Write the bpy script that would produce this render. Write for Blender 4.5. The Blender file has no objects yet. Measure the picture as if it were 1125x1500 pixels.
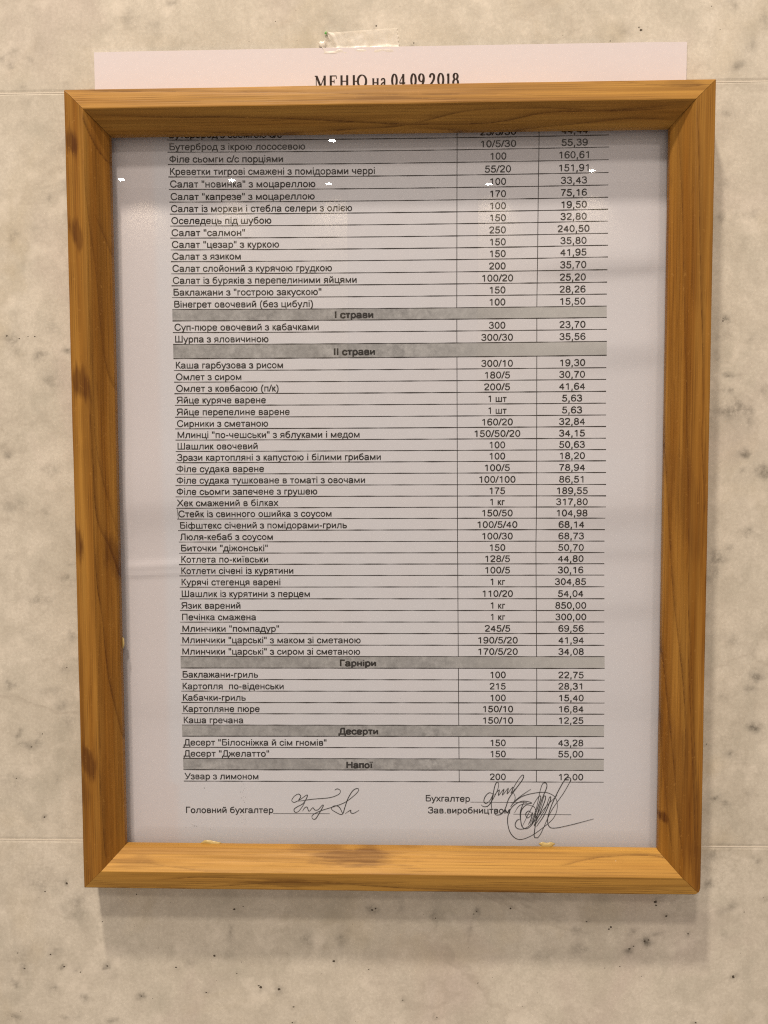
import bpy, bmesh, math, random
import numpy as np
from mathutils import Matrix, Vector

# ------------------------------------------------------------------ scene, camera, light
sc = bpy.context.scene
C = sc.collection
sc.view_settings.view_transform = 'Standard'
sc.view_settings.look = 'None'
sc.view_settings.exposure = 0.0
sc.view_settings.gamma = 1.0
sc.cycles.max_bounces = 8
sc.cycles.pixel_filter_type = 'BLACKMAN_HARRIS'; sc.cycles.filter_width = 1.15
sc.cycles.use_denoising = False
sc.cycles.sample_clamp_indirect = 3
sc.cycles.caustics_reflective = False; sc.cycles.caustics_refractive = False
sc.cycles.transparent_max_bounces = 12

def P(x, y, z):
    """millimetres in the frame's own rectangle (x right, y up, z out from the wall) -> metres in the world"""
    return Vector(((x - 111.5) / 1000, -z / 1000, (y - 142) / 1000 + 1.6))

cam = bpy.data.cameras.new('camera'); camo = bpy.data.objects.new('camera', cam); C.objects.link(camo)
cam.sensor_fit = 'VERTICAL'; cam.sensor_height = 24; cam.sensor_width = 18
cam.lens = 24 * 1297 / 1500
cam.clip_start = 0.01; cam.clip_end = 50
def wdir(v): return Vector((v[0], -v[2], v[1]))
# rows of R are frame->camera; camera right / up / back axes in the frame's space
RR = Matrix(((0.9995240, -0.0034831, -0.0306535), (-0.0015485, -0.9980180, 0.0629106), (-0.0308119, -0.0628332, -0.9975483)))
right = wdir(RR[0]); down = wdir(RR[1]); fwd = wdir(RR[2])
# columns of camera matrix
m3 = Matrix((right, -down, -fwd)).transposed()
camo.matrix_world = Matrix.Translation(P(119.78, 157.065, 323.612)) @ m3.to_4x4()
sc.camera = camo

w = bpy.data.worlds.new('World'); sc.world = w; w.use_nodes = True
bg = w.node_tree.nodes['Background']
bg.inputs[0].default_value = (1.0, 0.815, 0.665, 1); bg.inputs[1].default_value = 0.355

WARM = (1.0, 0.83, 0.655)
def lamp(name, x, y, z, power, size, spread=180, col=WARM, aim=None):
    l = bpy.data.lights.new(name, 'AREA'); l.shape = 'DISK'; l.size = size; l.energy = power; l.color = col
    l.spread = math.radians(spread)
    o = bpy.data.objects.new(name, l); C.objects.link(o); o.location = P(x * 1000, y * 1000, z * 1000)
    if aim:
        d = P(*aim) - o.location
        o.rotation_euler = d.to_track_quat('-Z', 'Y').to_euler()
    return o
# two ceiling downlights close to the wall throw the stepped shadows under the frame
lamp('downlight_or_fill', -0.13, 1.55, 0.60, 20, 0.10)
lamp('downlight_or_fill', -0.04, 1.55, 1.12, 13, 0.15)
lamp('downlight_or_fill', 0.80, 1.55, 2.10, 13, 0.34)  # extra lamp added to fill the left rail's inner slope
# the row of small downlights farther into the room, mirrored in the glass
for x, z, pw in ((-0.226, 3.684, 3.0), (-1.334, 4.189, 2.2), (-0.781, 4.224, 2.5), (-0.30, 4.304, 2.5), (0.52, 4.344, 2.5), (1.010, 4.148, 2.5)):
    lamp('downlight_or_fill', x, 1.55, z, pw * 1.0, 0.032)
# spots added so the far wall shows glows mirrored in the glass
for x in (-1.46, -0.93, -0.33, 0.60, 1.17):
    l = bpy.data.lights.new('added_wall_spot', 'SPOT'); l.energy = 9; l.color = WARM; l.spot_size = math.radians(95); l.spot_blend = .8; l.shadow_soft_size = .03
    o = bpy.data.objects.new('added_wall_spot', l); C.objects.link(o); o.location = P(x * 1000, 1745, 4850)
    o.rotation_euler = (P(x * 1000, 1300, 5000) - o.location).to_track_quat('-Z', 'Y').to_euler()

# ------------------------------------------------------------------ measured tables, millimetres
RULES = [[32.41, 270.52, 136.86, 269.84, 189.84, 270.07],
[32.51, 266.22, 136.88, 265.6, 189.83, 265.84],
[32.61, 261.85, 136.91, 261.29, 189.82, 261.54],
[32.7, 257.53, 136.93, 256.92, 189.82, 257.13],
[32.75, 253.15, 136.94, 252.6, 189.81, 252.82],
[32.8, 248.77, 136.95, 248.31, 189.8, 248.55],
[32.84, 244.53, 136.96, 244.1, 189.79, 244.33],
[32.89, 240.29, 136.97, 239.91, 189.78, 240.16],
[32.93, 235.99, 136.98, 235.63, 189.77, 235.87],
[32.98, 231.79, 136.99, 231.42, 189.76, 231.63],
[33.02, 227.58, 137.0, 227.27, 189.75, 227.49],
[33.07, 223.26, 137.01, 222.93, 189.74, 223.12],
[33.12, 218.98, 137.01, 218.68, 189.73, 218.86],
[33.16, 214.75, 137.02, 214.47, 189.72, 214.64],
[33.21, 210.46, 137.03, 210.2, 189.71, 210.37],
[33.24, 206.38, 137.05, 206.17, 189.73, 206.35],
[33.27, 202.19, 137.07, 201.96, 189.75, 202.11],
[33.29, 197.93, 137.09, 197.69, 189.77, 197.81],
[33.33, 192.79, 137.12, 192.72, 189.79, 192.91],
[33.38, 188.52, 137.15, 188.4, 189.81, 188.54],
[33.43, 184.3, 137.18, 184.23, 189.82, 184.38],
[33.48, 180.12, 137.2, 180.0, 189.84, 180.11],
[33.53, 175.88, 137.23, 175.78, 189.86, 175.88],
[33.58, 171.58, 137.26, 171.54, 189.88, 171.64],
[33.62, 167.33, 137.29, 167.38, 189.9, 167.51],
[33.67, 163.24, 137.32, 163.23, 189.91, 163.31],
[33.71, 159.08, 137.34, 159.13, 189.93, 159.22],
[33.65, 154.97, 137.33, 155.08, 189.95, 155.18],
[33.6, 150.81, 137.32, 150.89, 189.97, 150.96],
[33.54, 146.63, 137.32, 146.66, 189.98, 146.68],
[33.49, 142.51, 137.31, 142.54, 190.0, 142.56],
[33.63, 138.32, 137.33, 138.47, 189.96, 138.55],
[33.76, 134.29, 137.34, 134.41, 189.91, 134.47],
[33.9, 130.03, 137.36, 130.19, 189.87, 130.28],
[34.04, 125.77, 137.38, 125.97, 189.84, 126.08],
[34.08, 121.61, 137.44, 121.78, 189.9, 121.87],
[34.06, 117.44, 137.48, 117.65, 189.97, 117.76],
[34.05, 113.21, 137.52, 113.47, 190.03, 113.6],
[34.04, 108.98, 137.56, 109.2, 190.1, 109.31],
[34.02, 104.62, 137.6, 104.81, 190.17, 104.91],
[34.01, 100.26, 137.64, 100.45, 190.24, 100.55],
[34.0, 95.94, 137.68, 96.18, 190.31, 96.3],
[33.98, 91.62, 137.72, 91.9, 190.38, 92.05],
[33.97, 87.35, 137.76, 87.56, 190.45, 87.67],
[33.96, 83.07, 137.8, 83.33, 190.51, 83.46],
[33.96, 78.73, 137.85, 78.99, 190.58, 79.12],
[33.97, 74.44, 137.9, 74.67, 190.65, 74.78],
[33.98, 70.03, 137.91, 70.41, 190.67, 70.6],
[33.98, 65.72, 137.92, 66.07, 190.67, 66.24],
[33.99, 61.46, 137.93, 61.85, 190.68, 62.05],
[34.0, 57.14, 137.93, 57.54, 190.69, 57.74],
[34.06, 52.87, 137.96, 53.38, 190.69, 53.64],
[34.13, 48.65, 137.98, 49.09, 190.7, 49.32],
[34.2, 44.43, 138.01, 44.91, 190.7, 45.15],
[34.26, 40.14, 138.04, 40.66, 190.71, 40.92],
[34.33, 35.78, 138.06, 36.27, 190.71, 36.52]]
ROWS = [["Бутерброд з сьомгою с/с", 33.06, 73.58, "25/5/30", 150.77, "44,44", 177.76],
["Бутерброд з ікрою лососевою", 33.22, 82.03, "10/5/30", 150.77, "55,39", 177.74],
["Філе сьомги с/с порціями", 33.27, 74.1, "100", 150.76, "160,61", 177.72],
["Креветки тигрові смажені з помідорами черрі", 33.31, 106.95, "55/20", 150.75, "151,91", 177.71],
["Салат \"новинка\" з моцареллою", 33.35, 85.54, "100", 150.74, "33,43", 177.69],
["Салат \"капрезе\" з моцареллою", 33.39, 85.26, "170", 150.73, "75,16", 177.67],
["Салат із моркви і стебла селери з олією", 33.43, 98.7, "100", 150.72, "19,50", 177.66],
["Оселедець під шубою", 33.48, 69.57, "150", 150.72, "32,80", 177.64],
["Салат \"салмон\"", 33.52, 60.02, "250", 150.71, "240,50", 177.62],
["Салат \"цезар\" з куркою", 33.57, 72.3, "150", 150.7, "35,80", 177.61],
["Салат з язиком", 33.66, 58.42, "150", 150.69, "41,95", 177.59],
["Салат слойоний з курячою грудкою", 33.66, 91.32, "200", 150.68, "35,70", 177.57],
["Салат із буряків з перепелиними яйцями", 33.7, 100.23, "100/20", 150.67, "25,20", 177.56],
["Баклажани з \"гострою закускою\"", 33.75, 87.44, "150", 150.67, "28,26", 177.54],
["Вінегрет овочевий (без цибулі)", 33.92, 84.39, "100", 150.66, "15,50", 177.52],
["#І страви", 92.31, 106.12],
["Суп-пюре овочевий з кабачками", 34.02, 86.4, "300", 150.69, "23,70", 177.57],
["Шурпа з яловичиною", 34.06, 68.08, "300/30", 150.71, "35,56", 177.59],
["#ІІ страви", 91.85, 106.68],
["Каша гарбузова з рисом", 34.14, 73.32, "300/10", 150.74, "19,30", 177.63],
["Омлет з сиром", 34.19, 58.08, "180/5", 150.76, "30,70", 177.65],
["Омлет з ковбасою (п/к)", 34.24, 71.61, "200/5", 150.77, "41,64", 177.68],
["Яйце куряче варене", 34.36, 66.83, "1 шт", 150.79, "5,63", 177.7],
["Яйце перепелине варене", 34.33, 75.51, "1 шт", 150.81, "5,63", 177.72],
["Сирники з сметаною", 34.38, 67.6, "160/20", 150.82, "32,84", 177.74],
["Млинці \"по-чешськи\" з яблуками і медом", 34.43, 101.02, "150/50/20", 150.84, "34,15", 177.76],
["Шашлик овочевий", 34.4, 63.75, "100", 150.85, "50,63", 177.78],
["Зрази картопляні з капустою і білими грибами", 34.4, 108.71, "100", 150.87, "18,20", 177.8],
["Філе судака варене", 34.2, 65.9, "100/5", 150.88, "78,94", 177.82],
["Філе судака тушковане в томаті з овочами", 34.13, 102.93, "100/100", 150.9, "86,51", 177.84],
["Філе сьомги запечене з грушею", 34.05, 85.36, "175", 150.92, "189,55", 177.86],
["Хек смажений в білках", 34.23, 70.9, "1 кг", 150.93, "317,80", 177.86],
["Стейк із свинного ошийка з соусом", 34.46, 90.56, "150/50", 150.97, "104,98", 177.85],
["Біфштекс січений з помідорами-гриль", 34.71, 96.04, "100/5/40", 151.01, "68,14", 177.84],
["Люля-кебаб з соусом", 34.76, 68.88, "100/30", 151.05, "68,73", 177.84],
["Биточки \"діжонські\"", 34.81, 66.94, "150", 151.09, "50,70", 177.83],
["Котлета по-київськи", 34.86, 67.02, "128/5", 151.13, "44,80", 177.83],
["Котлети січені із курятини", 34.79, 76.3, "100/5", 151.17, "30,16", 177.82],
["Курячі стегенця варені", 34.76, 71.47, "1 кг", 151.21, "304,85", 177.82],
["Шашлик із курятини з перцем", 34.76, 82.35, "110/20", 151.25, "54,04", 177.91],
["Язик варений", 34.68, 56.55, "1 кг", 151.29, "850,00", 178.0],
["Печінка смажена", 34.73, 62.2, "1 кг", 151.33, "300,00", 178.09],
["Млинчики \"помпадур\"", 34.78, 70.77, "245/5", 151.37, "69,56", 178.18],
["Млинчики \"царські\" з маком зі сметаною", 34.7, 100.95, "190/5/20", 151.41, "41,94", 178.27],
["Млинчики \"царські\" з сиром зі сметаною", 34.63, 100.75, "170/5/20", 151.43, "34,08", 178.3],
["#Гарніри", 93.32, 106.59],
["Баклажани-гриль", 34.6, 62.69, "100", 151.49, "22,75", 178.35],
["Картопля  по-віденськи", 34.52, 72.32, "215", 151.51, "28,31", 178.38],
["Кабачки-гриль", 34.57, 57.99, "100", 151.54, "15,40", 178.41],
["Картопляне пюре", 34.63, 63.17, "150/10", 151.56, "16,84", 178.43],
["Каша гречана", 34.68, 56.98, "150/10", 151.59, "12,25", 178.46],
["#Десерти", 92.9, 107.25],
["Десерт \"Білосніжка й сім гномів\"", 34.78, 88.03, "150", 151.64, "43,28", 178.51],
["Десерт \"Джелатто\"", 34.71, 66.54, "150", 151.67, "55,00", 178.54],
["#Напої", 95.49, 105.04],
["Узвар з лимоном", 34.94, 62.47, "200", 151.72, "12,00", 178.59]]
VLINES = [[[136.24, 271.39],
[136.22, 210.4],
[136.55, 142.68],
[136.95, 87.64],
[137.42, 36.61]],
[[165.21, 270.97],
[164.84, 210.15],
[165.23, 142.86],
[165.15, 124.2],
[165.84, 73.77],
[165.96, 36.58]]]
SIGS = [[[[77.62, 28.81],
[75.83, 28.0],
[74.91, 28.71],
[75.85, 30.29],
[77.41, 31.18],
[78.33, 30.32],
[77.62, 28.81],
[80.5, 30.81],
[80.65, 30.02],
[79.24, 27.64],
[77.05, 26.36],
[75.81, 25.4],
[75.95, 24.37],
[77.03, 24.3],
[78.29, 25.58],
[79.86, 27.96]],
[[77.23, 28.41],
[82.65, 29.25],
[88.84, 29.85],
[92.33, 31.07],
[93.19, 32.49],
[92.11, 33.27],
[91.03, 32.79]],
[[78.9, 24.63],
[79.68, 25.91],
[80.62, 26.23],
[81.38, 24.66],
[82.78, 26.01],
[83.55, 25.15],
[84.79, 25.32],
[86.35, 26.99],
[86.65, 26.6],
[85.08, 23.74],
[83.75, 21.75],
[82.59, 21.9],
[82.76, 23.25],
[85.71, 24.85],
[91.14, 26.64],
[95.01, 28.25],
[98.5, 30.96],
[100.05, 32.86],
[99.36, 33.48],
[97.74, 32.53],
[95.94, 29.52],
[94.84, 26.36],
[93.75, 23.58],
[91.28, 24.43],
[89.74, 25.68],
[90.83, 26.8],
[92.68, 26.34],
[94.06, 23.67]],
[[94.83, 23.83],
[96.92, 25.19],
[96.99, 24.33],
[98.07, 24.02],
[100.16, 25.22]]],
[[[149.95, 31.82],
[148.51, 32.18],
[147.08, 30.77],
[146.58, 28.99],
[147.38, 28.11],
[148.81, 29.3],
[150.1, 31.82],
[149.39, 29.01],
[148.1, 27.23],
[146.52, 26.92],
[145.51, 27.65]],
[[147.81, 26.79],
[149.82, 29.61],
[151.38, 32.72],
[152.02, 35.08],
[151.66, 36.25],
[150.8, 35.36],
[150.09, 32.34],
[149.32, 28.28],
[149.55, 25.91]],
[[150.31, 31.24],
[152.24, 33.31],
[151.97, 31.25],
[153.96, 33.62],
[153.47, 31.41],
[155.54, 33.93],
[155.19, 31.87],
[157.26, 34.39],
[156.84, 32.03],
[158.12, 33.95]],
[[156.41, 32.02],
[158.68, 36.31],
[160.53, 38.82],
[161.25, 38.68],
[160.69, 37.06],
[158.27, 33.66],
[155.85, 30.18],
[154.72, 26.85],
[153.44, 24.47],
[151.42, 23.79],
[150.34, 24.59]],
[[156.58, 28.49],
[157.72, 28.79],
[158.14, 30.71],
[157.27, 32.77]],
[[157.58, 28.94],
[160.72, 31.47],
[163.93, 33.71]]],
[[[157.89, 24.66],
[160.03, 27.63],
[164.33, 28.41],
[160.74, 29.11],
[157.02, 26.87],
[155.39, 22.42],
[156.35, 17.25],
[159.39, 14.54],
[163.7, 15.69],
[168.7, 19.29],
[172.4, 22.87],
[173.73, 26.87],
[172.91, 30.69],
[169.45, 32.5],
[164.66, 32.09],
[160.37, 30.73],
[157.51, 28.35],
[156.44, 26.86]],
[[164.33, 27.38],
[162.18, 27.65],
[160.33, 25.05],
[160.5, 20.25],
[162.1, 18.64],
[164.38, 20.14],
[165.8, 23.63],
[165.49, 26.57],
[164.19, 27.52]],
[[164.5, 24.43],
[163.2, 25.45],
[162.06, 24.26],
[162.79, 22.79],
[164.21, 23.98],
[164.64, 24.72],
[163.94, 22.06],
[163.09, 20.28]],
[[160.8, 19.51],
[163.63, 25.45],
[166.6, 30.64],
[167.61, 30.5],
[166.07, 25.47],
[164.38, 20.44],
[167.35, 26.22],
[168.75, 30.95],
[169.33, 30.07],
[167.37, 24.75],
[165.25, 19.85],
[168.94, 25.5],
[170.76, 30.53],
[171.2, 29.79],
[168.95, 24.02],
[166.11, 19.56]],
[[163.67, 20.28],
[165.92, 26.21],
[167.3, 32.85],
[168.28, 35.8],
[169.57, 35.96],
[169.73, 34.34],
[168.04, 29.91],
[166.37, 24.0],
[165.27, 16.6],
[166.0, 15.27],
[167.57, 16.62],
[171.52, 25.52],
[175.9, 32.19],
[178.42, 36.91],
[178.27, 38.08],
[176.99, 37.93],
[175.01, 34.97],
[171.92, 28.47],
[170.25, 22.85],
[170.7, 19.76],
[172.86, 19.04],
[178.73, 20.28],
[187.15, 22.64]],
[[160.2, 22.47],
[158.77, 21.71],
[158.21, 19.78],
[159.51, 18.61],
[162.09, 18.93],
[165.52, 21.78],
[169.36, 26.98],
[173.61, 31.43]],
[[161.45, 29.12],
[160.05, 24.68],
[160.65, 19.51]]]]
FOOT = [["Головний бухгалтер", 34.97, 23.55, 67.83, 23.85],
["Бухгалтер", 124.95, 28.77, 141.31, 28.73],
["Зав.виробництвом", 125.97, 24.22, 156.25, 24.37]]
FOOTL = [[67.83, 23.61, 89.11, 23.76],
[141.56, 28.6, 162.54, 28.63],
[157.52, 24.17, 178.95, 24.11]]
TITLE = [["М", 85.71, 89.85],
["Е", 90.7, 93.64],
["Н", 94.58, 97.96],
["Ю", 98.9, 104.17],
["н", 106.03, 108.6],
["а", 109.25, 111.07],
["0", 113.03, 115.06],
["4", 115.72, 117.87],
[".", 118.33, 119.05],
["0", 119.8, 121.78],
["9", 122.56, 124.73],
[".", 125.21, 125.94],
["2", 126.42, 128.49],
["0", 129.31, 131.56],
["1", 132.45, 133.65],
["8", 134.62, 136.74]]
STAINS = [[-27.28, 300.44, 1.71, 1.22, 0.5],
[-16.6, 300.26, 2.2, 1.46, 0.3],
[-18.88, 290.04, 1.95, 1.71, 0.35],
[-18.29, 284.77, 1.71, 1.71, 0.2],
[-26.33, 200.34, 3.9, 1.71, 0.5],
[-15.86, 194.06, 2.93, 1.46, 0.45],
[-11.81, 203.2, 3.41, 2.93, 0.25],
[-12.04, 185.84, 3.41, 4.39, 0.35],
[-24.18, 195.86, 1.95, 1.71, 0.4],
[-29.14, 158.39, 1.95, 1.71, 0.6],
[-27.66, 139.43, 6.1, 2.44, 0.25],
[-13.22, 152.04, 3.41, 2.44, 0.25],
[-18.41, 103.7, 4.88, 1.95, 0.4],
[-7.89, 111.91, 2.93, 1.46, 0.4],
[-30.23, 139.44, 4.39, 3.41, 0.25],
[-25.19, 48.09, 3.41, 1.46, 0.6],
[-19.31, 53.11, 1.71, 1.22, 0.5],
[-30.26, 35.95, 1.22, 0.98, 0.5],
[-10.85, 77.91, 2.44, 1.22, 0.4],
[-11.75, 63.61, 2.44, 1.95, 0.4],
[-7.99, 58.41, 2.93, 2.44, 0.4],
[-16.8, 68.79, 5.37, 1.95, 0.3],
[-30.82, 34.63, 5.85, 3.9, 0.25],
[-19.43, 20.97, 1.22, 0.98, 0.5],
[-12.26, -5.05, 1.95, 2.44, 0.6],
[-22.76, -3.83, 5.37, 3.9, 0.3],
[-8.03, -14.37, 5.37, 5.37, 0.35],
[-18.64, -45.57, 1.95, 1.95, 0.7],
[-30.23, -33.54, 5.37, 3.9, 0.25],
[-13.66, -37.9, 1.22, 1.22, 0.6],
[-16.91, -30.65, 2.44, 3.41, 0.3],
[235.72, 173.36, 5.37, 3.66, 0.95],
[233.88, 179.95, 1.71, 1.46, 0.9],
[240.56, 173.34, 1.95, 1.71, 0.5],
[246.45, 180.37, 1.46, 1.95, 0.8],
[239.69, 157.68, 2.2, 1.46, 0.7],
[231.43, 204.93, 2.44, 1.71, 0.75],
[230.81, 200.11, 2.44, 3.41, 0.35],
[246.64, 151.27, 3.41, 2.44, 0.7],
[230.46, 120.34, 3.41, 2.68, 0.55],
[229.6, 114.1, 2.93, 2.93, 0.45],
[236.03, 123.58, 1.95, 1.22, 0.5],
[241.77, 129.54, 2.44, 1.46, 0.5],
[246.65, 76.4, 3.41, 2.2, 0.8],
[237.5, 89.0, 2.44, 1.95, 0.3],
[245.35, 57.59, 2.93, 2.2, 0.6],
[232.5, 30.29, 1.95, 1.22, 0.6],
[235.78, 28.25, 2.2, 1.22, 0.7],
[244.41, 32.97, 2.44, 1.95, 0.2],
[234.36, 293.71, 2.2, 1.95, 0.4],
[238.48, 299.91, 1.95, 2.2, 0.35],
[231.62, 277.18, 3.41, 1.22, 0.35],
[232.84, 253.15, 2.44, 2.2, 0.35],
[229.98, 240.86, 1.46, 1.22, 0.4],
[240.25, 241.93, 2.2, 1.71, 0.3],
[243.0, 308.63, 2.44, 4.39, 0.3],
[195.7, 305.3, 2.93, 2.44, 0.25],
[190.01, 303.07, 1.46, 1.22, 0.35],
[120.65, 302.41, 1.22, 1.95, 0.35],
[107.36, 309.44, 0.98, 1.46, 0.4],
[28.12, 310.15, 3.9, 2.93, 0.2],
[19.56, 312.66, 3.41, 3.9, 0.3],
[206.53, -24.32, 3.41, 1.95, 0.75],
[211.3, -21.09, 1.95, 1.22, 0.5],
[202.69, -21.2, 1.71, 1.22, 0.5],
[201.0, -27.83, 1.95, 1.71, 0.55],
[182.95, -28.35, 4.39, 2.93, 0.35],
[181.61, -21.22, 3.41, 1.95, 0.3],
[207.91, -31.44, 4.39, 2.44, 0.2],
[144.05, -14.31, 1.22, 1.71, 0.7],
[128.41, -16.63, 1.22, 3.9, 0.55],
[142.02, -21.76, 1.22, 3.41, 0.3],
[170.21, -30.13, 5.37, 2.44, 0.25],
[105.52, -14.0, 2.44, 1.46, 0.6],
[115.83, -12.28, 1.71, 2.44, 0.35],
[50.72, -24.33, 1.22, 3.41, 0.45],
[80.11, -25.26, 2.2, 3.41, 0.4],
[93.59, -24.28, 1.95, 3.41, 0.4],
[50.08, -32.39, 3.41, 2.44, 0.2],
[3.26, -37.38, 1.95, 1.22, 0.6],
[16.19, -49.1, 2.44, 1.46, 0.5],
[-28.78, -38.4, 1.95, 1.46, 0.5],
[61.93, -45.13, 1.71, 1.71, 0.4],
[69.23, -45.56, 1.71, 1.71, 0.4],
[90.15, -34.49, 1.46, 1.46, 0.4],
[3.99, -39.8, 4.88, 2.93, 0.15],
[34.33, -35.3, 2.93, 2.2, 0.3],
[240.17, -37.58, 1.46, 1.22, 0.6],
[236.57, -22.32, 1.95, 1.95, 0.25],
[222.69, -21.99, 0.98, 0.98, 0.5],
[235.37, -12.62, 1.95, 1.46, 0.25],
[4.88, -58.8, 2.44, 1.22, 0.4],
[-13.66, -57.74, 2.44, 1.22, 0.4]]
SPECKS = [[200.69, 306.14, 0.63],
[199.96, 307.08, 0.37],
[107.6, 309.2, 0.39],
[120.89, 303.11, 0.34],
[52.43, -14.14, 0.54],
[55.83, -13.03, 0.29],
[44.59, -32.46, 0.63],
[62.19, -44.59, 0.73],
[61.42, -44.06, 0.49],
[69.24, -45.29, 0.63],
[3.26, -37.11, 0.49],
[29.83, -37.26, 0.49],
[90.16, -33.95, 0.63],
[53.12, -39.34, 0.32],
[41.21, -47.08, 0.39],
[210.61, -9.25, 0.73],
[210.88, -10.56, 0.54],
[214.73, -14.72, 0.56],
[193.54, -20.0, 0.54],
[194.29, -19.2, 0.49],
[185.13, -17.21, 0.44],
[156.82, -12.56, 0.44],
[206.79, -24.58, 0.49],
[208.3, -24.03, 0.39],
[201.25, -27.56, 0.56],
[202.76, -26.49, 0.37],
[239.92, -37.85, 0.63],
[222.93, -21.46, 0.39],
[226.34, -55.88, 0.49],
[-20.47, 201.28, 0.29],
[-17.94, 201.26, 0.34],
[-7.1, -39.7, 0.37],
[-13.39, -37.63, 0.49],
[-18.55, -32.83, 0.39],
[-11.47, -4.77, 0.49],
[-19.98, -8.08, 0.39],
[-19.43, 20.97, 0.41],
[-28.32, 201.59, 0.39],
[-23.79, 200.57, 0.34],
[74.65, -52.22, 0.44],
[74.06, -58.45, 0.39],
[104.75, -13.75, 0.49],
[106.04, -13.2, 0.39],
[144.05, -13.78, 0.41],
[143.03, -14.85, 0.34],
[128.67, -16.63, 0.34],
[231.19, 204.93, 0.39],
[190.02, 302.61, 0.29],
[-31.26, -32.47, 0.29],
[228.36, 50.83, 0.34],
[103.36, -36.97, 0.32],
[-28.79, -38.67, 0.44],
[16.19, -48.83, 0.34],
[-19.31, 53.11, 0.32],
[-23.63, 48.1, 0.37],
[192.2, -35.12, 0.29],
[197.79, -34.51, 0.29],
[243.41, -12.78, 0.27],
[-29.74, 35.96, 0.34],
[-9.28, 78.43, 0.32],
[15.2, -8.73, 0.29],
[144.65, -41.7, 0.29],
[116.26, -48.85, 0.34],
[129.19, -55.36, 0.32],
[1.83, -19.62, 0.27]]
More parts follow.
